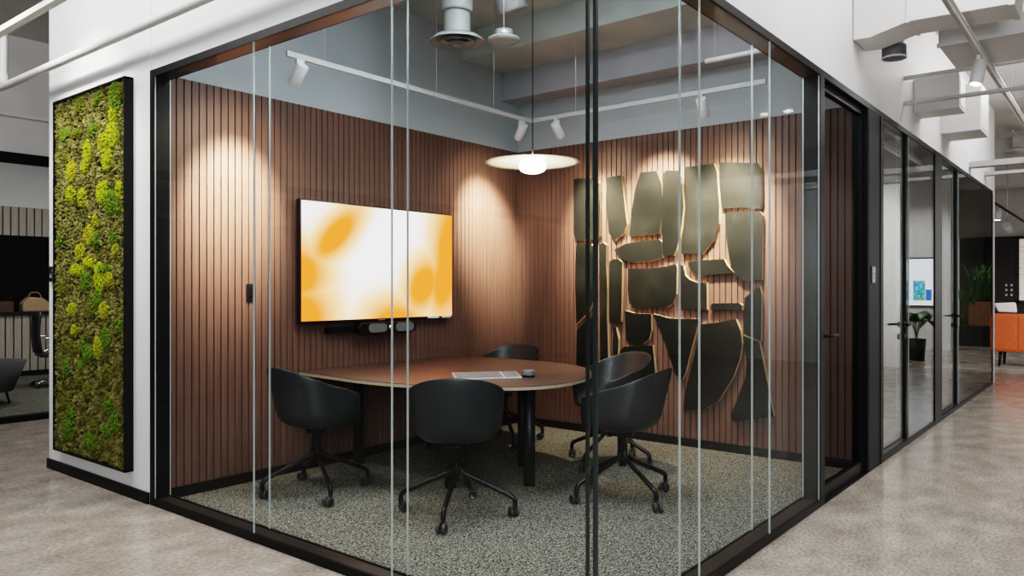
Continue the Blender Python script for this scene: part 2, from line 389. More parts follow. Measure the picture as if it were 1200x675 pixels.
# dark joinery wall and white walls at the far right, corridor side wall
struct('wall_far_right', box(20.0,-1.8,0, 20.15,9,2.68), M['joinery'])
struct('wall_far_right_upper', box(20.05,-10,2.68, 20.2,9,CZ), M['ceiling'])
struct('wall_corridor_end', box(17.3,-6,0, 17.45,-1.5,CZ), M['white'])
struct('baseboard_corridor_end', box(17.285,-6,0, 17.299,-1.5,.08), M['white'])
struct('wall_corridor_pier', box(12.5,-6,0, 12.9,-1.53,CZ), M['white'])
struct('wall_behind_right', box(-11,-10,0, 26,-9.8,CZ), M['ceiling'])
struct('wall_behind_left', box(-11,-9.8,0, -10.8,18,CZ), M['ceiling'])
struct('wall_lounge_side', box(11,9,0, 26,9.2,CZ), M['ceiling'])

# ------------------------------------------------------------------ television and its gear
tv = thing('television', 'large wall-mounted television showing an abstract orange and white picture', 'television', (1.94, TVY, 1.62))
TW, TH = .845, .478
b = MB().box(-TW,-.075,-TH, TW,-.03,TH); b.build('bezel', M['tvblack'], tv, .004)
box(-.35,-.032,-.25, .35,-.002,.25).build('wall_bracket', M['black'], tv)
MB().add([(-TW+.012,-.0765,-TH+.02),(TW-.012,-.0765,-TH+.02),(TW-.012,-.0765,TH-.012),(-TW+.012,-.0765,TH-.012)], [(0,1,2,3)]).build('screen', M['tvpic'], tv)
box(.52,-.0772,-TH+.003, .66,-.0752,-TH+.019).build('sticker', M['sticker'], tv)
box(.70,-.0772,-TH+.003, .82,-.0752,-TH+.019).build('sticker', M['sticker'], tv)
box(-.06,-.0762,-TH+.004, .01,-.0752,-TH+.011).build('badge', M['alu'], tv)

vb = thing('video_bar', 'dark video conference bar with grey grilles mounted under the television', 'camera', (1.98, TVY, 1.085))
def capsule(x0, x1, r, y0, y1, seg=10):
    pts = [(x1-r + r*cos(a), r*sin(a)) for a in [-pi/2 + pi*k/seg for k in range(seg+1)]] + [(x0+r + r*cos(a), r*sin(a)) for a in [pi/2 + pi*k/seg for k in range(seg+1)]]
    return MB().prism(pts, lambda p, q, h: (p, h, q), y1, y0)
capsule(-.34, .30, .047, -.115, -.03).build('housing', M['tvblack'], vb, .004)
capsule(-.245, -.045, .037, -.122, -.113).build('grille', M['grille'], vb)
capsule(.055, .265, .037, -.122, -.113).build('grille', M['grille'], vb)
MB().lathe([(0,-.128),(.018,-.128),(.024,-.122),(.024,-.113),(0,-.113)], axis='y').build('lens', M['chrome'], vb)
box(-.60,-.05,-.03, -.02,-.001,.02).build('mounting_bracket', M['black'], vb)
sw = thing('wall_switch', 'small black switch plate on the slatted wall left of the television', 'switch', (.715, TVY, 1.385))
box(-.029,-.010,-.062, .029,-.001,.062).build('plate', M['tvblack'], sw, .002); box(-.012,-.014,-.03, .012,-.009,.03).build('rocker', M['black'], sw)

# ------------------------------------------------------------------ table
def smooth_loop(pts, n=12):
    out = []; N = len(pts)
    for i in range(N):
        p0, p1, p2, p3 = pts[i-1], pts[i], pts[(i+1) % N], pts[(i+2) % N]
        for k in range(n):
            t = k / n; t2 = t*t; t3 = t2*t
            out.append(tuple(.5*((2*p1[j]) + (-p0[j]+p2[j])*t + (2*p0[j]-5*p1[j]+4*p2[j]-p3[j])*t2 + (-p0[j]+3*p1[j]-3*p2[j]+p3[j])*t3) for j in (0,1)))
    return out
def open_curve(pts, n=8):
    out = []; N = len(pts)
    g = lambda i: pts[max(0, min(N-1, i))]
    for i in range(N-1):
        p0, p1, p2, p3 = g(i-1), g(i), g(i+1), g(i+2)
        for k in range(n):
            t = k / n; t2 = t*t; t3 = t2*t
            out.append(tuple(.5*((2*p1[j]) + (-p0[j]+p2[j])*t + (2*p0[j]-5*p1[j]+4*p2[j]-p3[j])*t2 + (-p0[j]+3*p1[j]-3*p2[j]+p3[j])*t3) for j in range(len(p1))))
    out.append(tuple(pts[-1])); return out
TZ = .78
tbl = thing('meeting_table', 'dark topped meeting table with rounded front end standing against the television wall', 'table')
edge = open_curve([(1.12,3.39),(1.085,3.05),(1.055,2.62),(1.085,2.26),(1.19,1.90),(1.33,1.66),(1.50,1.49),(1.70,1.41),(1.93,1.405),(2.20,1.47),(2.45,1.60),(2.68,1.79),(2.85,2.05),(2.925,2.36),(2.93,2.75),(2.90,3.39)], 6)
cx_, cy_ = 2.0, 2.5
ins = lambda s: [(cx_+(p[0]-cx_)*s, cy_+(p[1]-cy_)*s if p[1] < 3.3 else p[1]) for p in edge]
F3 = lambda p, q, h: (p, q, h)
top = MB().prism(edge, F3, TZ-.005, TZ).build('tabletop', M['laminate'], tbl)
MB().prism(edge, F3, TZ-.026, TZ-.0052).build('edge_band', M['plypale'], top)['label'] = 'pale plywood edge'
MB().prism(ins(.97), F3, TZ-.032, TZ-.0262).build('underframe', M['black'], tbl)
for (lx, ly) in [(1.90,1.77),(2.34,2.17),(1.51,2.17),(1.585,3.25),(2.35,3.22)]:
    MB().lathe([(0,.0125),(.042,.0125),(.042,TZ-.033),(0,TZ-.033)], seg=28).build('leg', M['leg'], tbl, loc=(lx,ly,0))

kb = thing('keyboard', 'slim silver keyboard lying on the dark meeting table', 'keyboard', (1.70,2.0,TZ), R(-39))
KW, KD = .235, .105
b = MB(); b.add([(-KW,-KD,.001),(KW,-KD,.001),(KW,KD,.001),(-KW,KD,.001),(-KW,-KD,.010),(KW,-KD,.010),(KW,KD,.030),(-KW,KD,.030)], [(0,3,2,1),(4,5,6,7),(0,1,5,4),(1,2,6,5),(2,3,7,6),(3,0,4,7)])
b.build('case', M['alu'], kb, .002)
b = MB(); kz = lambda y: .010 + (y+KD)/(2*KD)*.020
for blk, (x0, x1, nk) in enumerate([(-.222,.105,14),(.122,.222,4)]):
    for r_ in range(6):
        y0 = -.088 + r_*.031; y1 = y0 + .026; wkey = (x1-x0)/nk
        k = 0
        while k < nk:
            span = 5 if (blk == 0 and r_ == 0 and k == 4) else 1
            xa = x0 + k*wkey + .002; xb = x0 + (k+span)*wkey - .002
            b.add([(xa,y0,kz(y0)+.0005),(xb,y0,kz(y0)+.0005),(xb,y1,kz(y1)+.0005),(xa,y1,kz(y1)+.0005),(xa+.001,y0+.001,kz(y0)+.004),(xb-.001,y0+.001,kz(y0)+.004),(xb-.001,y1-.001,kz(y1)+.004),(xa+.001,y1-.001,kz(y1)+.004)],
                  [(4,5,6,7),(0,1,5,4),(1,2,6,5),(2,3,7,6),(3,0,4,7)])
            k += span
ks = b.build('key_field', M['keygap'], kb); ks['label'] = 'dark grey keys'
pk = thing('microphone_puck', 'small round grey microphone puck on the dark meeting table', 'microphone', (1.93,1.80,TZ), 0)
MB().lathe([(0,.001),(.044,.001),(.047,.006),(.047,.014)]).build('base', M['tvblack'], pk)
MB().lathe([(.0475,.014),(.0475,.042),(.042,.049),(.0,.051)]).build('grille', M['grille'], pk)

# ------------------------------------------------------------------ chairs
def chair_shell():
    NT, NP = 64, 12; zb = .452
    def ring(th):
        a = abs((th + pi) % (2*pi) - pi)          # 0 front, pi back
        # rim height
        d = math.degrees(a)
        rx = .300 if d < 90 else .270; ry = .300
        e = 2.35
        r = 1/((abs(cos(th))/rx)**e + (abs(sin(th))/ry)**e)**(1/e)
        x = r*cos(th); lin = max(0, min(1, (.20-x)/.44)); tt = max(0, min(1, (d-45)/135)); full = .690 + .195*(.45*lin + .55*tt*tt*(3-2*tt))   # arms rise in a straight line to the back
        if d < 33: rim = zb + .022
        elif d < 50: t = (d-33)/17; t = t*t*(3-2*t); rim = zb + .022 + t*(full-zb-.022)
        else: rim = full
        front = max(0, min(1, (58-d)/28)); ch = .13 - .10*front
        return rim, ch, r
    v = []; f = []
    for i in range(NT):
        # crowd samples at the arm fronts
        th = 2*pi*i/NT
        rim, ch, r = ring(th)
        prof = [(0.0,0.0)]
        for k in range(1, NP+1):
            t = k/NP
            h = (rim-zb) * t**1.6 if t < 1 else rim-zb
            q = min(h/ch, 1)
            R_ = math.sqrt(max(0, 1-(1-q)**2))
            base = .46 + .54*R_ if k > 1 else .40*R_ + .40
            flare = .90 + .10*min(1, h/.36)
            prof.append((r*base*flare, h))
        prof = prof[1:]
        for k, (rr, h) in enumerate(prof):
            # backrest leans away a little
            x = rr*cos(th); y = rr*sin(th)
            if x < 0: x -= .05*max(0, h-.12)/.3
            v.append((x, y, zb+h))
    n = NP
    for i in range(NT):
        j = (i+1) % NT
        for k in range(n-1): f.append((i*n+k, j*n+k, j*n+k+1, i*n+k+1))
    v.append((0,0,zb-.002)); c = len(v)-1
    for i in range(NT): f.append((c, ((i+1) % NT)*n, i*n))
    return MB().add(v, f, True)
SHELL = LEG = CAST = COLM = None
def chair(name, label, x, y, face, star, cast_rot):
    t = thing(name, label, 'chair', (x, y, .012), 0, 'black tub chairs around the meeting table')
    global SHELL, LEG, CAST, COLM
    first = SHELL is None
    def put(nm, mesh, par, rz=0, loc=(0,0,0)):
        o = bpy.data.objects.new(nm, mesh); col.objects.link(o); o.parent = par; o.rotation_euler = (0,0,rz); o.location = loc; return o
    if first:
        o = chair_shell().build('shell', M['shell'], t); SHELL = o.data; bpy.data.objects.remove(o)
        b = MB(); b.lathe([(0,.42),(.075,.42),(.075,.446),(.0,.446)], seg=24); b.lathe([(0,.30),(.034,.30),(.034,.42)], seg=20); b.lathe([(.0,.215),(.026,.215),(.026,.30)], seg=20)
        o = b.build('column', M['rim'], t); COLM = o.data; bpy.data.objects.remove(o)
        path = open_curve([(.018,0,.33),(.026,0,.285),(.045,0,.262),(.10,0,.236),(.20,0,.192),(.30,0,.148),(.345,0,.126),(.360,0,.105),(.362,0,.072)], 5)
        o = MB().tube(path, .0160, 12).build('leg', M['rim'], t); LEG = o.data; bpy.data.objects.remove(o)
        b = MB(); b.mat(M['hub']); b.tube([(0,0,.078),(0,0,.056)], .0145, 12); b.box(-.030,-.007,.020, .006,.007,.060)
        for s in (-1, 1):
            b.mat(M['rubber']); b.lathe([(.0,s*.009),(.029,s*.009),(.031,s*.012),(.031,s*.024),(.029,s*.027),(.024,s*.027)], (-.022,0,.031), 20, axis='y')
            b.mat(M['hub']); b.lathe([(.024,s*.027),(.022,s*.0255),(0,s*.0255)], (-.022,0,.031), 20, axis='y')
        o = b.build('caster', None, t); CAST = o.data; bpy.data.objects.remove(o)
    s = put('shell', SHELL, t, R(face))
    m1 = s.modifiers.new('thick', 'SOLIDIFY'); m1.thickness = .011; m1.offset = -1
    m2 = s.modifiers.new('sub', 'SUBSURF'); m2.levels = 1; m2.render_levels = 2
    put('column', COLM, t)
    for k in range(4):
        l_ = put('leg', LEG, t, R(star + 90*k))
        put('caster', CAST, l_, R(cast_rot[k]), (.362,0,0))
    return t
chair('tub_chair', 'black tub chair on casters nearest the left jamb, side-on, left of the table', .83, 2.79, -6, 67, (200,40,120,300))
chair('tub_chair', 'black tub chair at the front with its back squarely to the viewer', 1.06, 1.69, 40, 30, (100,40,170,300))
chair('tub_chair', 'black tub chair at the table front facing left, nearest the glass corner', 2.04, 1.09, 98, -24, (20,210,90,160))
chair('tub_chair', 'black tub chair right of the table, open side showing, behind the corner chair', 2.85, 1.69, 158, 0, (30,120,200,300))
chair('tub_chair', 'black tub chair at the back of the table nearest the room corner', 3.00, 2.90, 182, 52, (60,140,220,330))

# ------------------------------------------------------------------ wall art: loose black-faced ply shapes (outline as (y, z) on the wall)
ART = [
 ([(2.683,2.486),(2.456,2.474),(2.398,2.424),(2.388,2.211),(2.393,1.918),(2.427,1.878),(2.653,1.883),(2.683,1.947)], 'tall black rounded panel at the top left of the wall art'),
 ([(2.303,2.464),(2.154,2.475),(2.121,2.233),(2.089,2.016),(2.121,1.93),(2.228,1.862),(2.284,1.937),(2.303,2.124),(2.309,2.408)], 'narrow black panel with pointed foot, second in the top row'),
 ([(1.946,2.479),(1.78,2.479),(1.737,2.36),(1.72,2.181),(1.754,1.906),(2.062,1.896),(2.044,2.109),(1.999,2.327)], 'bell shaped black panel, third in the top row'),
 ([(1.711,2.45),(1.686,2.474),(1.581,2.464),(1.531,2.327),(1.515,2.129),(1.539,1.927),(1.585,1.762),(1.61,1.706),(1.72,1.712),(1.728,2.09)], 'long narrow black panel, fourth in the top row'),
 ([(1.498,2.486),(1.231,2.489),(1.204,2.417),(1.184,2.13),(1.184,1.969),(1.223,1.846),(1.341,1.713),(1.539,1.719),(1.519,1.888),(1.494,2.151)], 'large tall black panel with cut lower corner, fifth in the top row'),
 ([(1.181,2.481),(1.154,2.493),(0.855,2.459),(0.812,2.401),(0.812,2.105),(0.827,2.074),(0.988,2.095),(1.161,2.099),(1.177,2.312)], 'square black panel at the top right of the wall art'),
 ([(1.131,2.046),(1.108,2.063),(0.827,2.053),(0.805,2.02),(0.812,1.484),(0.958,1.47),(1.032,1.521),(1.085,1.645),(1.123,1.871)], 'tall black panel with curved foot under the top right square'),
 ([(2.228,1.778),(2.099,1.83),(1.917,1.85),(1.754,1.852),(1.728,1.836),(1.724,1.689),(1.862,1.658),(2.026,1.652),(2.14,1.675)], 'leaf shaped black panel lying under the bell shaped one'),
 ([(2.658,1.829),(2.633,1.849),(2.485,1.843),(2.451,1.805),(2.456,1.461),(2.446,1.354),(2.48,1.243),(2.524,1.181),(2.653,1.066),(2.668,1.478)], 'tall black panel with slanted foot at the left edge of the wall art'),
 ([(2.648,1.003),(2.514,1.115),(2.446,1.166),(2.446,0.674),(2.653,0.644)], 'black panel with slanted head at the lower left, beside the table'),
 ([(2.393,1.828),(2.35,1.851),(2.317,1.825),(2.317,1.639),(2.303,1.396),(2.307,1.153),(2.293,0.741),(2.379,0.719),(2.388,1.314)], 'very long thin black strip in the left part of the wall art'),
 ([(2.278,1.666),(2.234,1.69),(2.181,1.688),(2.14,1.659),(2.149,1.26),(2.154,1.1),(2.278,1.081),(2.284,1.396)], 'narrow black panel with rounded head left of the big central panel'),
 ([(2.076,1.595),(1.835,1.596),(1.675,1.611),(1.59,1.633),(1.58,1.602),(1.585,1.362),(1.622,1.275),(1.688,1.24),(2.014,1.234),(2.062,1.277),(2.08,1.388)], 'broad black panel with rounded lower corners in the centre of the wall art'),
 ([(1.556,1.572),(1.549,1.617),(1.519,1.616),(1.498,1.526),(1.453,1.488),(1.391,1.468),(1.298,1.464),(1.295,1.228),(1.53,1.224),(1.56,1.268)], 'black panel with scooped upper right corner, right of the central one'),
 ([(1.478,1.646),(1.329,1.657),(1.141,1.665),(1.106,1.602),(1.047,1.543),(1.208,1.537),(1.354,1.524),(1.405,1.551),(1.462,1.6)], 'flat black wedge lying under the large fifth panel of the top row'),
 ([(1.262,1.261),(1.243,1.284),(1.0,1.291),(0.98,1.269),(0.98,1.231),(1.262,1.228)], 'smallest flat black bar in the right part of the wall art'),
 ([(0.954,1.334),(0.899,1.384),(0.827,1.427),(0.812,1.364),(0.819,0.975),(0.892,1.014),(0.965,1.04)], 'narrow black panel with slanted head at the right edge of the wall art'),
 ([(0.973,1.018),(0.834,0.971),(0.791,0.768),(0.752,0.574),(0.713,0.361),(1.055,0.285),(1.081,0.333),(1.029,0.45),(0.948,0.669),(0.939,0.805),(0.958,0.912)], 'flared black panel at the bottom right of the wall art'),
 ([(1.349,1.1),(1.208,1.119),(1.035,1.153),(0.995,1.061),(0.98,0.946),(1.002,0.812),(1.062,0.653),(1.195,0.438),(1.317,0.368),(1.519,0.333),(1.494,0.512),(1.381,0.95)], 'largest black panel with one curved side, bottom centre right'),
 ([(1.818,1.183),(1.648,1.145),(1.502,1.144),(1.365,1.148),(1.441,0.88),(1.498,0.666),(1.53,0.599),(1.593,0.648),(1.66,0.823),(1.728,1.004),(1.797,1.141)], 'black triangle pointing down in the lower middle of the wall art'),
 ([(2.112,1.205),(1.999,1.183),(1.838,1.179),(1.835,1.031),(1.862,0.945),(1.93,0.898),(2.055,0.892),(2.099,0.935)], 'cup shaped black panel left of the black triangle'),
 ([(2.163,0.82),(2.117,0.87),(1.823,0.896),(1.793,0.623),(2.163,0.596)], 'black panel half hidden by the tub chair under the cup shaped one'),
 ([(2.228,1.042),(2.209,1.047),(2.181,0.939),(2.19,0.714),(2.237,0.712),(2.242,0.913)], 'slim curved black sliver right of the very long strip'),
]
for k, (pts, lab) in enumerate(ART):
    dep = .035
    core = MB().prism(pts, lambda p, q, h: (ARX-.0005-h, p, q), 0, dep).build('wall_art_piece', M['ply'])
    tag(core, lab, 'wall art', 'black faced plywood shapes on the slatted wall')
    cy = sum(p[0] for p in pts)/len(pts); cz = sum(p[1] for p in pts)/len(pts)
    MB().prism(pts, lambda p, q, h: (ARX-.0005-h, p, q), dep+.0003, dep+.005).build('black_face', M['stain'], core)

# ------------------------------------------------------------------ pendant lamp
pd = thing('pendant_lamp', 'pendant lamp with a wide cream disc and glowing opal globe above the table', 'lamp', (2.34,2.075,0))
MB().tube([(0,0,2.47),(0,0,3.85)], .004, 8).build('cord', M['black'], pd)
MB().lathe([(0,3.825),(.05,3.825),(.05,3.855),(0,3.855)]).build('ceiling_rose', M['whitemetal'], pd)
MB().lathe([(0,2.50),(.010,2.50),(.012,2.44),(.014,2.405),(0,2.405)], seg=16).build('stem', M['brass'], pd)
MB().lathe([(.0,2.432),(.10,2.428),(.22,2.418),(.33,2.405),(.368,2.398),(.368,2.394),(.33,2.400),(.22,2.412),(.10,2.421),(0,2.424)], seg=64).build('shade', M['shade'], pd)
MB().lathe([(.0,2.425),(.05,2.424),(.075,2.418),(.098,2.400),(.108,2.377),(.106,2.352),(.090,2.330),(.058,2.316),(.0,2.311)], seg=40).build('globe', M['globe'], pd)

# ------------------------------------------------------------------ tracks and spot lights
M['railgrey'] = mat('rail_grey', (.40,.41,.41), .4)
def rail(name, label, path, w=.020, hangers=(), ztop=3.86, m=None, cat='track rail'):
    t = thing(name, label, cat)
    b = MB()
    for a, c in zip(path[:-1], path[1:]):
        x0, x1 = sorted((a[0], c[0])); y0, y1 = sorted((a[1], c[1]))
        b.box(x0-w, y0-w, a[2]-.018, x1+w, y1+w, a[2]+.018)
    b.build('rail', m or M['whitemetal'], t)
    for (hx, hy) in hangers: MB().tube([(hx,hy,path[0][2]+.018),(hx,hy,ztop)], .003, 6).build('hanger_rod', M['steel'], t)
    return t
rail('track_rail', 'white L-shaped lighting track hung inside the meeting room above the slats', [(.53,2.69,2.935),(3.125,2.69,2.935),(3.125,.53,2.935)], .010,
     [(.82,2.69),(1.9,2.69),(2.6,2.69),(3.125,2.2),(3.125,1.2)], m=M['railgrey'])
from mathutils import Vector
def spot(label, pos, aim, group, L=.15, r=.040, lit=True, drop=.06, m=None, name='track_spotlight'):
    t = thing(name, label, 'spotlight', pos, 0, group)
    d = (Vector(aim) - Vector(pos)).normalized()
    box(-.03,-.012,-.035, .03,.012,-.001).build('adaptor', m or M['whitemetal'], t)
    MB().tube([(0,0,-.03),(0,0,-drop)], .008, 8).build('stem', m or M['whitemetal'], t)
    c = Vector((0,0,-drop-.02)); a = c - d*L*.35; e = c + d*L*.65
    h = MB().tube([a, a+d*.004, e-d*.004, e], r, 24, radii=[r*.9, r, r*1.02, r*.98]).build('spot_head', m or M['whitemetal'], t)
    n = d.orthogonal().normalized(); n2 = d.cross(n)
    p = e + d*.0015
    MB().add([tuple(p + (n*cos(2*pi*k/20) + n2*sin(2*pi*k/20))*r*.8) for k in range(20)], [tuple(range(20))]).build('lens', M['lens'] if lit else M['sticker'], h)
    return Vector(pos) + e + d*.02, d
def spot_lamp(pos, d, energy, angle, blend=.6, color=(1,.80,.58), size=.07):
    l = bpy.data.lights.new('spot_lamp', 'SPOT'); l.energy = energy; l.spot_size = R(angle); l.spot_blend = blend; l.color = color; l.shadow_soft_size = size
    o = bpy.data.objects.new('spot_lamp', l); col.objects.link(o); o.location = pos; o.rotation_euler = d.to_track_quat('-Z', 'Y').to_euler()
    return o
ZT = 2.917
for lab, pos, aim, e, ang in [
    ('white spotlight at the left end of the indoor track', (.62,2.69,ZT), (.58,TVY,2.12), 860, 52),
    ('white spotlight on the indoor track just left of its corner', (2.99,2.69,ZT), (3.30,TVY,2.12), 840, 54),
    ('white spotlight on the indoor track just right of its corner', (3.125,2.40,ZT), (ARX,2.38,2.12), 620, 58),
    ('white spotlight at the right part of the indoor track', (3.125,1.02,ZT), (ARX,1.10,2.10), 800, 60)]:
    p, d = spot(lab, pos, aim, 'indoor track spotlights'); spot_lamp(p, d, e, ang, .95); spot_lamp(p, d, 38, 112, 1.)  # second, wide lamp added at each head for warm spill
spot_lamp(Vector((3.125,1.75,2.80)), (Vector((ARX,1.72,2.15))-Vector((3.125,1.75,2.80))).normalized(), 480, 58)
spot_lamp(Vector((3.125,2.05,2.80)), Vector((.30,-.1,-2.8)).normalized(), 150, 74, .9)  # added lamp for the warm pool on the carpet, no spotlight head
spot_lamp(Vector((.75,2.69,2.80)), Vector((-.15,-.1,-2.8)).normalized(), 55, 80, .9)  # weaker added carpet pool at the left, also without a head
# ------------------------------------------------------------------ indoor ceiling gear
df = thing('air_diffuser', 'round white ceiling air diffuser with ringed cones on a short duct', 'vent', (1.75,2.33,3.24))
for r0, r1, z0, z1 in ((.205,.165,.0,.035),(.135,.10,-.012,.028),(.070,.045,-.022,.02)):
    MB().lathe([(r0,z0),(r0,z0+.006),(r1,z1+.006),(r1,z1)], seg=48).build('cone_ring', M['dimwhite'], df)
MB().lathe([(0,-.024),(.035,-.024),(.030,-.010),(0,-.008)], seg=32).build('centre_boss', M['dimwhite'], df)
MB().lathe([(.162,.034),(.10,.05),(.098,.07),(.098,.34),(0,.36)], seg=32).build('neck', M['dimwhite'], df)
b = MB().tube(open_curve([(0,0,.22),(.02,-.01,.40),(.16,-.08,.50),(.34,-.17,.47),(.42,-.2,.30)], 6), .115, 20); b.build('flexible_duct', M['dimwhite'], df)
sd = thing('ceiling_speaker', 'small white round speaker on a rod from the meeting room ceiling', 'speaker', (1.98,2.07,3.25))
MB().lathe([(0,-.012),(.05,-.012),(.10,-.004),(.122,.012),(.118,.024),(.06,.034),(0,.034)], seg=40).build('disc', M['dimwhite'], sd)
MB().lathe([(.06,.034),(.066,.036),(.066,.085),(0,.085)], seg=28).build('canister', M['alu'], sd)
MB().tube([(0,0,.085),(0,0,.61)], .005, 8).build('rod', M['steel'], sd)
cp = thing('conduit_pipe', 'thin white conduit hung under the meeting room beam', 'pipe')
MB().tube([(2.75,.13,3.05),(2.75,.82,3.05)], .018, 10).build('pipe', M['whitemetal'], cp)
for yy in (.45,.75): MB().tube([(2.75,yy,3.06),(2.75,yy,3.86)], .003, 6).build('hanger_rod', M['steel'], cp)

# ------------------------------------------------------------------ moss picture
ms = thing('moss_picture', 'tall preserved moss picture in a black frame on the white wall', 'moss wall', (0,4.263,0))
Y0, Y1, Z0, Z1, FDP = -.59, .587, .183, 2.835, .062
mb = MB()
for a in ((-FDP,Y0,Z0,-.001,Y0+.014,Z1),(-FDP,Y1-.014,Z0,-.001,Y1,Z1),(-FDP,Y0,Z0,-.001,Y1,Z0+.014),(-FDP,Y0,Z1-.014,-.001,Y1,Z1)): mb.box(*a)
mb.build('frame', M['black'], ms)
box(-.03,Y0+.014,Z0+.014,-.002,Y1-.014,Z1-.014).build('backing', M['mossdark'], ms)
ico_v = []; ico_f = []
import bmesh
bm = bmesh.new(); bmesh.ops.create_icosphere(bm, subdivisions=1, radius=1); bm.verts.ensure_lookup_table()
ico_v = [tuple(v.co) for v in bm.verts]; ico_f = [tuple(v.index for v in f.verts) for f in bm.faces]; bm.free()
bm = bmesh.new(); bmesh.ops.create_icosphere(bm, subdivisions=2, radius=1); bm.verts.ensure_lookup_table()
ico2_v = [tuple(v.co) for v in bm.verts]; ico2_f = [tuple(v.index for v in f.verts) for f in bm.faces]; bm.free()
mb = MB()
for k in range(14000):
    y = random.uniform(Y0+.018, Y1-.018); z = random.uniform(Z0+.018, Z1-.018); s = random.uniform(.007,.017)
    cx0 = -.036 - random.uniform(0,.014); j = [random.uniform(.6,1.35) for _ in ico_v]
    mb.add([(cx0+p[0]*s*q, min(Y1-.003,max(Y0+.003,y+p[1]*s*q)), min(Z1-.003,max(Z0+.003,z+p[2]*s*q))) for p, q in zip(ico_v, j)], ico_f, False)
lb = mb.build('lichen_bed', M['mossbed'], ms); lb['kind'] = 'stuff'; lb['label'] = 'olive brown lichen filling'
# bright cushions of moss in vertical drifts: (y fraction from left, z fraction from the top, half width, half height, kind)
MOUNDS = [
 (0.880,0.042,0.082,0.124,'moss_leaf'),
 (0.950,0.025,0.053,0.061,'moss_dim'),
 (0.391,0.025,0.078,0.055,'moss_dim'),
 (0.654,0.025,0.067,0.034,'moss_leaf'),
 (0.840,0.131,0.101,0.094,'moss_lime'),
 (0.718,0.148,0.066,0.074,'moss_gold'),
 (0.779,0.195,0.084,0.080,'moss_lime'),
 (0.503,0.166,0.060,0.098,'moss_lime'),
 (0.459,0.206,0.050,0.054,'moss_gold'),
 (0.262,0.206,0.086,0.078,'moss_gold'),
 (0.590,0.105,0.088,0.039,'moss_leaf'),
 (0.158,0.097,0.082,0.056,'moss_leaf'),
 (0.346,0.103,0.094,0.033,'moss_dim'),
 (0.718,0.281,0.104,0.085,'moss_lime'),
 (0.820,0.309,0.092,0.083,'moss_leaf'),
 (0.939,0.281,0.045,0.062,'moss_lime'),
 (0.427,0.284,0.072,0.070,'moss_gold'),
 (0.253,0.270,0.075,0.067,'moss_lime'),
 (0.920,0.327,0.044,0.051,'moss_leaf'),
 (0.620,0.356,0.044,0.053,'moss_gold'),
 (0.525,0.391,0.079,0.076,'moss_gold'),
 (0.633,0.405,0.058,0.064,'moss_leaf'),
 (0.860,0.401,0.046,0.051,'moss_leaf'),
 (0.888,0.437,0.041,0.046,'moss_gold'),
 (0.400,0.435,0.083,0.062,'moss_gold'),
 (0.525,0.466,0.099,0.044,'moss_lime'),
 (0.085,0.396,0.044,0.051,'moss_leaf'),
 (0.346,0.485,0.131,0.044,'moss_lime'),
 (0.738,0.487,0.118,0.031,'moss_leaf'),
 (0.182,0.168,0.054,0.057,'moss_dim'),
 (0.860,0.080,0.063,0.062,'moss_lime'),
 (0.481,0.515,0.071,0.087,'moss_leaf'),
 (0.675,0.507,0.086,0.106,'moss_lime'),
 (0.799,0.512,0.070,0.052,'moss_gold'),
 (0.134,0.532,0.071,0.064,'moss_dim'),
 (0.646,0.564,0.063,0.064,'moss_leaf'),
 (0.276,0.596,0.085,0.049,'moss_gold'),
 (0.547,0.594,0.074,0.065,'moss_dim'),
 (0.738,0.594,0.071,0.063,'moss_gold'),
 (0.939,0.630,0.040,0.057,'moss_leaf'),
 (0.313,0.655,0.052,0.044,'moss_gold'),
 (0.759,0.668,0.075,0.073,'moss_leaf'),
 (0.654,0.695,0.062,0.085,'moss_gold'),
 (0.436,0.699,0.061,0.055,'moss_leaf'),
 (0.503,0.715,0.071,0.066,'moss_leaf'),
 (0.158,0.705,0.054,0.056,'moss_dim'),
 (0.323,0.706,0.042,0.049,'moss_dim'),
 (0.182,0.761,0.054,0.068,'moss_leaf'),
 (0.414,0.750,0.062,0.055,'moss_leaf'),
 (0.391,0.793,0.062,0.044,'moss_dim'),
 (0.503,0.819,0.060,0.054,'moss_dim'),
 (0.182,0.856,0.066,0.068,'moss_dim'),
 (0.253,0.888,0.064,0.056,'moss_leaf'),
 (0.230,0.936,0.096,0.090,'moss_leaf'),
 (0.799,0.840,0.065,0.063,'moss_leaf'),
 (0.880,0.884,0.054,0.072,'moss_leaf'),
 (0.779,0.913,0.065,0.053,'moss_leaf'),
 (0.547,0.953,0.109,0.065,'moss_leaf'),
 (0.759,0.946,0.056,0.042,'moss_dim'),
 (0.590,0.910,0.049,0.042,'moss_dim'),
 (0.779,0.756,0.065,0.042,'moss_dim'),
 (0.503,0.669,0.060,0.032,'moss_dim'),
]
for (fy, fz, hw, hh, kind) in MOUNDS:
    # the picture's left edge is the far end (large y)
    yc = Y1 - .02 - fy*(Y1-Y0-.04); zc = Z1 - .02 - fz*(Z1-Z0-.04)
    b = MB(); nl = max(10, int(hw*hh*24000))
    b.add([(-.044+p[0]*.020, yc+p[1]*hw*.9, zc+p[2]*hh*.9) for p in ico2_v], ico2_f, True)
    for q in range(nl):
        a = random.uniform(0,2*pi); rr = math.sqrt(random.random())
        py = yc + hw*rr*cos(a); pz = zc + hh*rr*sin(a); s = random.uniform(.006,.012)
        if not (Y0+.004 < py < Y1-.004 and Z0+.004 < pz < Z1-.004): continue
        bx = -.046 - .022*math.sqrt(max(0,1-rr*rr))
        b.add([(bx+p[0]*s*random.uniform(.6,1.3), py+p[1]*s*random.uniform(.6,1.3), pz+p[2]*s*random.uniform(.6,1.4)) for p in ico_v], ico_f, False)
    b.build('moss_cushion', M[kind], ms)

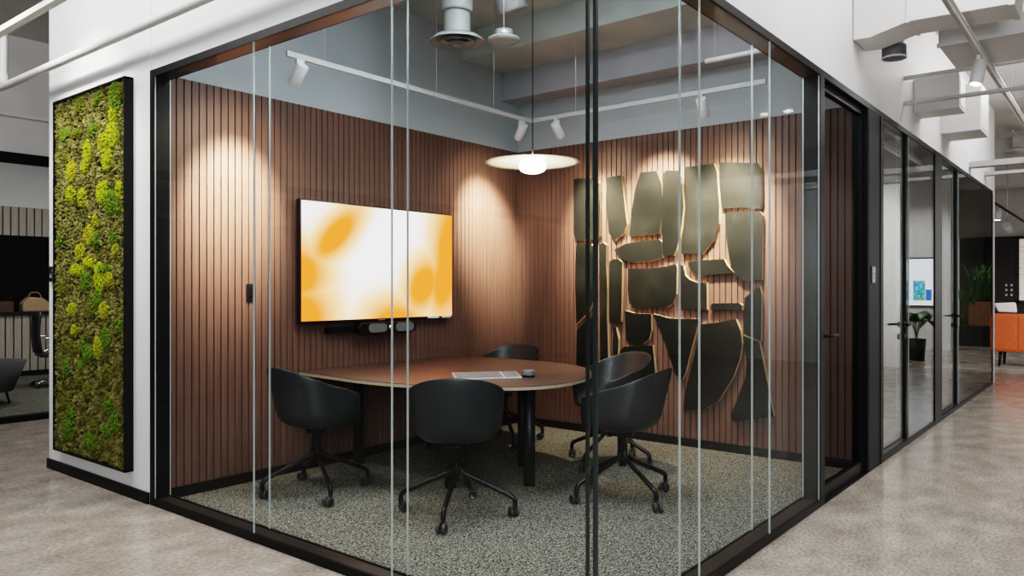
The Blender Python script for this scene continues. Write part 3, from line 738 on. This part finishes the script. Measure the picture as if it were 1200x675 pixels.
# ------------------------------------------------------------------ pipes and rails outside, left
pp = thing('ceiling_pipe', 'white pipe running just off the wall above the moss picture, turning up at its end', 'pipe')
MB().tube(open_curve([(-.15,.3,3.05),(-.15,3.0,3.05),(-.15,5.45,3.06),(-.15,5.56,3.07),(-.15,5.60,3.12),(-.15,5.60,3.30),(-.15,5.60,3.46)], 6), .030, 16).build('pipe', M['whitemetal'], pp)
MB().lathe([(.040,0),(.040,.07)], (-.15,5.60,3.09), 20).build('elbow_collar', M['whitemetal'], pp)
MB().tube([(-.15,5.60,3.44),(-.15,5.60,3.50),(-.20,5.60,3.54),(-1.8,5.60,3.54)], .030, 14).build('branch', M['whitemetal'], pp)
for yy in (.6,1.6): MB().tube([(-.15,yy,3.08),(-.15,yy,CZ)], .005, 6).build('hanger_rod', M['steel'], pp)
rail('track_rail', 'white lighting track crossing the upper left corner outside the glass', [(-.5,1.5,3.20),(-.5,7.4,3.20)], .026, [(-.5,2.0),(-.5,6.9)], CZ)
spot('white spotlight beside the far end of the moss wall', (.55,6.4,3.05), (.4,7.2,1.5), 'outer spotlights', lit=True)
hr = thing('ceiling_hanger', 'thin rod carrying the spotlight beyond the moss wall', 'rod', (.55,6.4,0)); MB().tube([(0,0,3.05),(0,0,CZ)], .006, 6).build('rod', M['steel'], hr)
rd = thing('access_reader', 'small black access reader at the far edge of the moss wall', 'reader', (0,5.00,1.525))
box(-.022,-.035,-.06, 0,.035,.06).build('body', M['tvblack'], rd, .003); box(-.024,-.012,-.03, -.0215,.012,.0).build('button', M['alu'], rd)

# ------------------------------------------------------------------ far left room
ct = thing('storage_counter', 'long counter with pale vertical slats below a dark top in the far left room', 'counter')
slats('x', -3.9, 8.9, 12.1, .10, .98, 1, M['lightslat'], .115, .018, .02).build('slatted_front', None, ct)
box(-3.9,12.06,.985, 8.9,12.59,1.03).build('worktop', M['joinery'], ct); box(-3.9,12.15,.013, 8.9,12.59,.98).build('carcass', M['joinery'], ct)
bg = thing('handbag', 'tan handbag standing on the counter in the far left room', 'bag', (2.42,12.25,1.031))
MB().prism([(-.20,0),(.20,0),(.24,.10),(.10,.22),(-.10,.24),(-.20,.14)], lambda p,q,h: (p,h,q), .09, -.09).build('body', M['tan'], bg, .02)
MB().tube(open_curve([(-.1,0,.2),(-.06,0,.30),(.06,0,.30),(.1,0,.19)],6), .008, 8).build('strap', M['tan'], bg)
bb = tag(box(1.50,12.12,1.031, 2.08,12.42,1.20).build('storage_box', M['brownbox'], None, .006), 'dark brown box on the counter left of the tan handbag', 'box')
oc = thing('office_chair', 'black office chair with chrome base seen past the moss wall edge', 'chair', (2.05,10.45,.012), R(-10))
def lofted(rows):
    n = len(rows[0]); v = [p for r_ in rows for p in r_]; f = []
    for i in range(len(rows)-1):
        for k in range(n-1): f.append((i*n+k, i*n+k+1, (i+1)*n+k+1, (i+1)*n+k))
    return MB().add(v, f, True)
bk = lofted([[(-.24 + .05*abs(t)**2 - .03*sin(h*3), t*.23*(1-.12*h), .50+h*.56) for t in (-1,-.6,-.2,.2,.6,1)] for h in (0,.2,.4,.6,.8,1)]).build('backrest', M['shell'], oc)
mo = bk.modifiers.new('thick', 'SOLIDIFY'); mo.thickness = .03
MB().prism([(-.22,-.22),(.20,-.24),(.25,-.15),(.25,.15),(.20,.24),(-.22,.22)], F3, .43, .49).build('seat', M['shell'], oc, .015)
MB().tube([(0,0,.10),(0,0,.43)], .028, 14).build('column', M['chrome'], oc)
for s in (-1,1): MB().tube(open_curve([(-.15,s*.25,.46),(-.02,s*.29,.52),(.0,s*.29,.68),(-.18,s*.27,.70)],5), .014, 10).build('armrest', M['chrome'], oc)
for k in range(5):
    a = 2*pi*k/5; l_ = MB().tube([(0,0,.11),(.16*cos(a),.16*sin(a),.10),(.30*cos(a),.30*sin(a),.065)], .018, 10).build('leg', M['chrome'], oc)
    MB().lathe([(0,-.018),(.028,-.018),(.028,.018),(0,.018)], (.31*cos(a),.31*sin(a),.029), 16, axis='y').build('caster', M['rubber'], l_)
lc = thing('lounge_chair', 'grey upholstered lounge chair cut off by the left picture edge', 'chair', (.80,9.15,.012), R(200))
def tub(r0, r1, z0, z1, a0, a1, th):
    n = 24; v = []; f = []
    for i in range(n+1):
        a = a0 + (a1-a0)*i/n
        for (rr, zz) in ((r0,z0),(r1,z1),(r1-th,z1),(r0-th,z0)): v.append((rr*cos(a), rr*sin(a), zz))
    for i in range(n):
        for k in range(4): f.append((i*4+k, (i+1)*4+k, (i+1)*4+(k+1) % 4, i*4+(k+1) % 4))
    f += [(0,1,2,3), (n*4+3,n*4+2,n*4+1,n*4)]
    return MB().add(v, f, True)
tub(.28,.42,.16,.52,R(55),R(305),.07).build('backrest', M['darkfabric'], lc)
MB().lathe([(0,.16),(.27,.16),(.32,.30),(.30,.36),(0,.37)]).build('seat', M['darkfabric'], lc)
for k in range(4): a = pi/4 + k*pi/2; MB().tube([(.2*cos(a),.2*sin(a),.17),(.24*cos(a),.24*sin(a),.001)], .014, 8).build('leg', M['black'], lc)
spot('white spotlight under the far left room ceiling', (1.62,11.4,3.02), (1.7,12.6,1.8), 'outer spotlights', lit=False)
hr = thing('ceiling_hanger', 'thin rod carrying the spotlight in the far left room', 'rod', (1.62,11.4,0)); MB().tube([(0,0,3.02),(0,0,CZ)], .006, 6).build('rod', M['steel'], hr)
df2 = thing('air_diffuser', 'round white air diffuser under the far left room ceiling', 'vent', (1.25,9.2,3.08))
for r0, r1, z0, z1 in ((.24,.19,.0,.04),(.15,.11,-.012,.03),(.08,.05,-.02,.02)): MB().lathe([(r0,z0),(r0,z0+.006),(r1,z1+.006),(r1,z1)], seg=40).build('cone_ring', M['whitemetal'], df2)
MB().lathe([(.19,.04),(.12,.06),(.12,.99),(0,.99)], seg=28).build('neck', M['duct'], df2)

# ------------------------------------------------------------------ right: ducts, pipes, track over the corridor
da = thing('air_duct', 'large white rectangular duct with a stepped underside leaving the bulkhead nearest', 'duct')
MB().prism([(-.001,3.215),(-.001,3.75),(-1.05,3.75),(-.98,3.255),(-.36,3.272),(-.115,3.212)], lambda p,q,h: (h,p,q), 3.45, 3.80).build('body', M['duct'], da, .004)
MB().prism([(-.352,3.262),(-.352,3.76),(-.372,3.76),(-.372,3.264)], lambda p,q,h: (h,p,q), 3.44, 3.81).build('flange', M['duct'], da)
MB().prism([(-.95,3.248),(-1.02,3.76),(-1.05,3.76),(-.985,3.246)], lambda p,q,h: (h,p,q), 3.44, 3.81).build('flange', M['duct'], da)
db = thing('air_duct', 'shallow white duct hung behind the large stepped duct', 'duct')
MB().box(4.20,-1.35,3.27, 5.0,-.42,3.42).build('body', M['duct'], db, .004); MB().box(4.19,-1.36,3.262, 4.225,-.41,3.29).build('flange', M['duct'], db)
for hx in (4.4,4.9): MB().tube([(hx,-.7,3.42),(hx,-.7,CZ)], .004, 6).build('hanger_rod', M['steel'], db)
for lab, x0, x1, y1, z0, z1 in [('square white duct stub leaving the bulkhead above the dark door panel', 5.476,5.80,-.37,3.045,3.36), ('square white duct stub leaving the bulkhead, second and farther one', 6.80,7.35,-.365,3.058,3.55)]:
    t = thing('air_duct', lab, 'duct', group='duct stubs on the bulkhead'); MB().box(x0,y1,z0, x1,.005,z1).build('body', M['duct'], t, .004); MB().box(x0+.03,y1-.004,z0+.03, x1-.03,y1+.001,z1-.03).build('end_cap', M['whitemetal'], t)
sl = thing('duct_sleeve', 'small dark grey flexible sleeve under the large duct', 'duct', (3.92,-.17,3.19))
MB().lathe([(0,-.03),(.075,-.03),(.085,-.02),(.085,.06),(0,.06)], seg=24).build('body', M['grille'], sl); MB().lathe([(.087,-.035),(.089,-.02),(.078,-.02)], seg=24).build('rim', M['whitemetal'], sl)
MB().lathe([(.07,.06),(.07,.88)], seg=20).build('neck', M['duct'], sl)
for lab, z, r_ in [('white conduit leaving the bulkhead, upper of two', 3.285, .020), ('white conduit leaving the bulkhead, lower of two', 3.06, .020)]:
    t = tag(MB().tube([(5.09,.005,z),(5.09,-3.0,z)], r_, 12).build('conduit_pipe', M['whitemetal']), lab, 'pipe', 'corridor conduits')
for lab, x, z, r_ in [('grey cable tray leaving the bulkhead near its far end', 8.75, 2.965, .035), ('slim grey cable tray leaving the bulkhead at its far end', 10.05, 3.0, .022)]:
    tag(MB().box(x-.08,-2.5,z-r_, x+.08,.005,z+r_).build('cable_tray', M['traygrey']), lab, 'cable tray', 'corridor cable trays')
tr = thing('track_rail', 'metal lighting track running along the corridor above the right hand glass', 'track rail')
MB().tube([(.5,-.7,3.165),(11,-.7,3.165)], .027, 14).build('rail', M['steel'], tr); MB().box(.5,-.712,3.134,11,-.688,3.147).build('slot', M['alu'], tr)
for hx in (2.0,6.3,9.0): MB().tube([(hx,-.7,3.185),(hx,-.7,CZ)], .005, 6).build('hanger_rod', M['steel'], tr)
pS, dS = spot('lit white spotlight hanging from the corridor track', (4.12,-.7,3.13), (3.9,-.5,2.0), 'corridor spotlights', L=.18, r=.045, drop=.08)
spot_lamp(pS, dS, 20, 60, color=(1,.93,.84))
ap = thing('ceiling_sensor', 'chrome hanging sensor with a flat disc above the far corridor', 'sensor', (12.9,-.10,3.70))
MB().lathe([(0,0),(.17,0),(.19,.02),(.10,.06),(0,.06)], seg=28).build('disc', M['alu'], ap)
MB().box(-.05,-.05,.06,.05,.05,.366).build('bracket', M['chrome'], ap); MB().box(-.6,-.012,.25,.6,.012,.27).build('cross_wire', M['steel'], ap)
rail('track_rail', 'thin dark lighting track in the lounge beyond the glass front', [(12.0,.30,2.93),(19.6,.30,2.93)], .012, [(12.6,.3),(16,.3),(19,.3)], CZ, M['black'])
spot('white spotlight on the lounge track, nearer one', (14.5,.35,2.91), (14.5,.5,1.0), 'lounge spotlights', L=.22, r=.06)
spot('white spotlight on the lounge track, aimed at the dark wall', (17.0,.46,2.80), (19.9,.2,1.8), 'lounge spotlights', L=.26, r=.08, lit=False)
hr = thing('ceiling_hanger', 'rod carrying the lounge spotlight aimed at the dark wall', 'rod', (17.0,.46,0)); MB().tube([(0,0,2.80),(0,0,CZ)], .008, 6).build('rod', M['steel'], hr)
for lab, x in (('painted beam crossing the lounge ceiling, nearer', 13.6), ('painted beam crossing the lounge ceiling, farther', 17.8)):
    struct('trim_%d' % (22 if x < 15 else 23), box(x,-6,3.70, x+.5,9,CZ), M['ceiling'])

# ------------------------------------------------------------------ door sign
sg = thing('door_sign', 'small black door sign with white characters on the dark panel', 'sign', (3.99,-.003,1.52))
box(-.055,-.008,-.065, .055,-.0005,.065).build('plate', M['tvblack'], sg, .002)
def text(body, size, loc, parent, m, name='lettering', rz=0, rx=pi/2):
    c = bpy.data.curves.new(name, 'FONT'); c.body = body; c.size = size; c.align_x = 'CENTER'; c.align_y = 'CENTER'; c.extrude = .0006
    o = bpy.data.objects.new(name, c); col.objects.link(o)
    dg = bpy.context.evaluated_depsgraph_get(); me = bpy.data.meshes.new_from_object(o.evaluated_get(dg)); bpy.data.objects.remove(o)
    me.materials.clear(); me.materials.append(m)
    o = bpy.data.objects.new(name, me); col.objects.link(o); o.parent = parent; o.location = loc; o.rotation_euler = (rx,0,rz); return o
text('2.1', .052, (.006,-.0090,.034), sg, M['sticker']); text('B', .050, (.0,-.0090,-.012), sg, M['sticker'])
MB().lathe([(0,-.0095),(.014,-.0095),(.014,-.008),(0,-.008)], (0,0,-.046), 16, axis='y').build('dot', M['sticker'], sg)

# ------------------------------------------------------------------ lounge at the far right
so = thing('orange_armchair', 'orange upholstered armchair with slanted legs at the right picture edge', 'armchair', (13.8,-.02,0))
MB().box(.0,-.36,.27, .22,.36,.95).build('backrest', M['orange'], so, .03, seg=3)
for s in (-1,1): MB().box(-.012,s*.18-.172,.30, .03,s*.18+.172,.92).build('back_panel', M['orange'], so, .02, seg=3)
MB().box(.20,-.36,.27, .80,.36,.46).build('seat', M['orange'], so, .03, seg=3)
for s in (-1,1): MB().box(.05,s*.31-.05,.27, .78,s*.31+.05,.70).build('armrest', M['orange'], so, .03, seg=3)
for (x, y) in ((.10,-.26),(.10,.26),(.70,-.26),(.70,.26)):
    MB().tube([(x,y,.28),(x-.05 if x < .5 else x+.05,y*1.06,.001)], .024, 10, radii=[.03,.018]).build('leg', M['black'], so)
cu = thing('scatter_cushion', 'pale grey cushion leaning over the back of the orange armchair', 'cushion', (14.02,.17,.985), R(8))
MB().prism([(-.17,-.02),(.12,-.01),(.19,.15),(-.15,.17)], lambda p,q,h: (h,p,q), -.05, .05).build('cover', M['pale_fabric'], cu, .03, seg=3)
ld = thing('lit_display', 'bright lit display of pale sheets set in the dark lounge wall', 'display', (19.99,-.10,1.86))
MB().box(-.03,-.64,-.75, -.002,.62,.75).build('sheets', M['litart'], ld); 
fm = MB()
for a in ((-.05,-.70,-.81,-.001,-.64,.81),(-.05,.62,-.81,-.001,.68,.81),(-.05,-.70,-.81,-.001,.68,-.75),(-.05,-.70,.75,-.001,.68,.81)): fm.box(*a)
fm.build('frame', M['joinery'], ld)
for r_ in range(3):
    for c_ in range(2):
        tag(MB().box(19.975,.79-c_*.11-.022,1.24+r_*.12-.028, 19.999,.79-c_*.11+.022,1.24+r_*.12+.028).build('wall_switch', M['alu'], None, .004),
            'small pale switch plate on the dark lounge wall beside the lit display', 'switch', 'switch plates on the dark lounge wall')
ds = thing('digital_display', 'wall screen showing blue towers on white, mirrored in the office glass', 'screen', (17.299,-2.20,1.545))
box(-.05,-.36,-.565, -.001,.36,.565).build('bezel', M['tvblack'], ds, .004)
def rect(y0, z0, y1, z1, x=-.052): return MB().add([(x,y0,z0),(x,y1,z0),(x,y1,z1),(x,y0,z1)], [(3,2,1,0)])
pic = MB(); pic.mat(M['scr_white'])
def pr(m, y0, z0, y1, z1, x): 
    pic.mat(M[m]); pic.add([(x,y0,z0),(x,y1,z0),(x,y1,z1),(x,y0,z1)], [(3,2,1,0)])
pr('scr_white', -.335,-.535, .335,.535, -.0515)
pr('scr_teal', -.12,-.42, .13,.03, -.052); pr('scr_blue', .14,-.42, .26,-.17, -.052); pr('scr_green', -.02,-.42, .10,-.36, -.0522)
for k in range(7):
    for j in range(5):
        if random.random() < .55: pr(random.choice(['scr_pale','scr_blue','scr_pale']), -.11+j*.047,-.34+k*.052, -.075+j*.047,-.305+k*.052, -.0524)
for k in range(4): pr('scr_grey', -.30+k*.04,-.40, -.28+k*.04,-.33, -.052)
pic.build('picture', None, ds)
def leafblade(L, W, bend):
    rows = []
    for i in range(7):
        t = i/6; w_ = W*math.sin(pi*min(1,.08+t*.92))**.8 if t < 1 else .001
        x = L*t; z = bend*t*t
        rows.append([(x,-w_,z+.1*w_),(x,0,z),(x,w_,z+.1*w_)])
    return rows
def plant(name, label, loc, nstem, hgt, lf, pot_r, pot_h, spread):
    t = thing(name, label, 'plant', loc)
    MB().lathe([(0,.001),(pot_r*.8,.001),(pot_r,pot_h),(pot_r*.9,pot_h),(pot_r*.9,pot_h-.03),(0,pot_h-.03)]).build('pot', M['pot'], t)
    st = MB(); lv = MB(); st.mat(M['leaf']); lv.mat(M['leaf'])
    from mathutils import Matrix
    for k in range(nstem):
        a = random.uniform(0,2*pi); h = hgt*random.uniform(.6,1.); sp = spread*random.uniform(.3,1)
        e = Vector((cos(a)*sp, sin(a)*sp, pot_h+h))
        st.tube(open_curve([(0,0,pot_h-.05),(cos(a)*sp*.3,sin(a)*sp*.3,pot_h+h*.6),tuple(e)],4), .006, 6)
        for q in range(2):
            mtx = Matrix.Translation(e) @ Matrix.Rotation(a+random.uniform(-1,1)+q*2,4,'Z') @ Matrix.Rotation(random.uniform(.1,.7),4,'Y')
            rows = leafblade(lf[0]*random.uniform(.7,1.1), lf[1], -lf[0]*.25); n = 3
            v = [tuple(mtx @ Vector(p)) for r_ in rows for p in r_]
            f = [(i*n+c, i*n+c+1, (i+1)*n+c+1, (i+1)*n+c) for i in range(6) for c in range(2)]
            lv.add(v, f, True)
    st.build('stems', M['leaf'], t); lv.build('foliage', M['leaf'], t)
    return t
plant('potted_plant', 'leafy potted plant beside the corridor screen, mirrored in the office glass', (14.2,-1.66,0), 12, .62, (.26,.09), .17, .42, .30)
pb = thing('planter_box', 'black planter box with a wooden upstand and tall grassy plants, mirrored in the far glass', 'planter', (19.3,-1.12,0))
box(-.25,-.55,.001, .25,.45,.50).build('trough', M['pot'], pb, .01); box(-.20,-.35,.50, .20,.20,1.08).build('upstand', M['wood'], pb)
gl = MB()
for k in range(90):
    a = random.uniform(0,2*pi); bx_, by_ = random.uniform(-.15,.15), random.uniform(-.5,.4); h = random.uniform(.5,.95); sp = random.uniform(.1,.35)
    z0 = 1.07 if -.33 < by_ < .18 else .48
    pth = [(bx_,by_,z0),(bx_+cos(a)*sp*.3,by_+sin(a)*sp*.3,z0+h*.7),(bx_+cos(a)*sp,by_+sin(a)*sp,z0+h)]
    gl.tube(open_curve(pth,3), .012, 4, radii=None)
gr = gl.build('grass_blades', M['leaf'], pb); gr['kind'] = 'stuff'

# ------------------------------------------------------------------ lights
def area(pos, size, energy, color=(1,.985,.96), rot=(0,0,0), sy=None, spread=180):  # soft lamps added to light the rooms, no fittings modelled
    l = bpy.data.lights.new('fill_lamp', 'AREA'); l.energy = energy; l.size = size; l.color = color; l.spread = R(spread)
    if sy: l.shape = 'RECTANGLE'; l.size_y = sy
    o = bpy.data.objects.new('fill_lamp', l); col.objects.link(o); o.location = pos; o.rotation_euler = rot; return o
W_ = (1,.985,.97)
area((-1.25,3.6,4.0), .8, 100, W_, (0,R(-30),0), 3.2)            # added wash for the moss wall and left front
area((-3.2,-2.2,4.0), 2.5, 120, W_, spread=125)
area((2.2,-1.0,4.0), 2.2, 30, W_, (R(25),0,0), .35)             # added wash for the right hand bulkhead
area((7.8,-1.0,4.0), 4.5, 55, W_, (R(25),0,0), .35)  # same added wash farther along the bulkhead
for ty in (-1.75,-2.6): spot_lamp(Vector((9.4,ty-.4,3.9)), (Vector((12.5,ty,1.5))-Vector((9.4,ty-.4,3.9))).normalized(), 430, 64, .8, (1,.98,.95), .1)  # added lamps brightening the pier that the office glass mirrors
spot_lamp(Vector((14.6,-2.3,3.9)), (Vector((17.3,-2.2,1.2))-Vector((14.6,-2.3,3.9))).normalized(), 240, 70, .8, (1,.98,.95), .1)  # added lamp brightening the corridor end wall
area((6.0,-4.0,4.0), 4.0, 110, W_, spread=125)
area((13.5,-4.0,3.65), 2.5, 110, W_, spread=125)
area((15.5,4.5,3.65), 3.0, 130, W_, spread=150)
spot_lamp(Vector((18.0,-1.5,3.6)), Vector((1.2,.3,-2.4)).normalized(), 160, 60, .8, (1,.95,.88), .1)  # added lamp lifting the planter out of the dark
area((-3.5,6.2,4.0), 2.0, 14, W_, sy=1.2, spread=110)
area((2.2,9.4,4.0), 2.0, 55, W_)
area((1.05,1.15,3.83), 1.2, 58, (.88,.95,1))  # added cool fill inside the meeting room
area((-5.6,-4.4,2.5), 2.6, 120, (.90,.96,1), (Vector((7.1,5.9,-1.6))).to_track_quat('-Z','Y').to_euler(), spread=110)  # added frontal fill standing behind the camera
area((5.4,1.8,3.15), .8, 8, (1,.9,.75)); area((8.6,1.8,3.15), .8, 8, (1,.9,.75))
spot_lamp(Vector((-1.3,4.3,3.9)), Vector((1.3,0,-1.5)).normalized(), 240, 52, .8, (1,.95,.85), .06)
l = bpy.data.lights.new('globe_lamp', 'POINT'); l.energy = 16; l.color = (1,.86,.66); l.shadow_soft_size = .11
o = bpy.data.objects.new('globe_lamp', l); col.objects.link(o); o.location = (2.34,2.075,2.25)
w = bpy.data.worlds.new('world'); sc.world = w; w.use_nodes = True
w.node_tree.nodes['Background'].inputs[0].default_value = (.85,.9,1,1); w.node_tree.nodes['Background'].inputs[1].default_value = .35

# ------------------------------------------------------------------ camera and colour
cam = bpy.data.cameras.new('camera'); co = bpy.data.objects.new('camera', cam); col.objects.link(co)
cam.lens = 27; cam.sensor_width = 36; cam.clip_start = .05; cam.shift_y = -.0004
co.location = (-2.4423, -1.5554, 1.42); co.rotation_euler = (pi/2, 0, R(38.737 - 90))
sc.camera = co
sc.view_settings.view_transform = 'Filmic'; sc.view_settings.look = 'High Contrast'; sc.view_settings.exposure = .45
sc.cycles.max_bounces = 14; sc.cycles.transparent_max_bounces = 40; sc.cycles.glossy_bounces = 8; sc.cycles.diffuse_bounces = 5
sc.cycles.sample_clamp_indirect = 6; sc.cycles.caustics_reflective = False; sc.cycles.caustics_refractive = False
sc.cycles.use_denoising = True
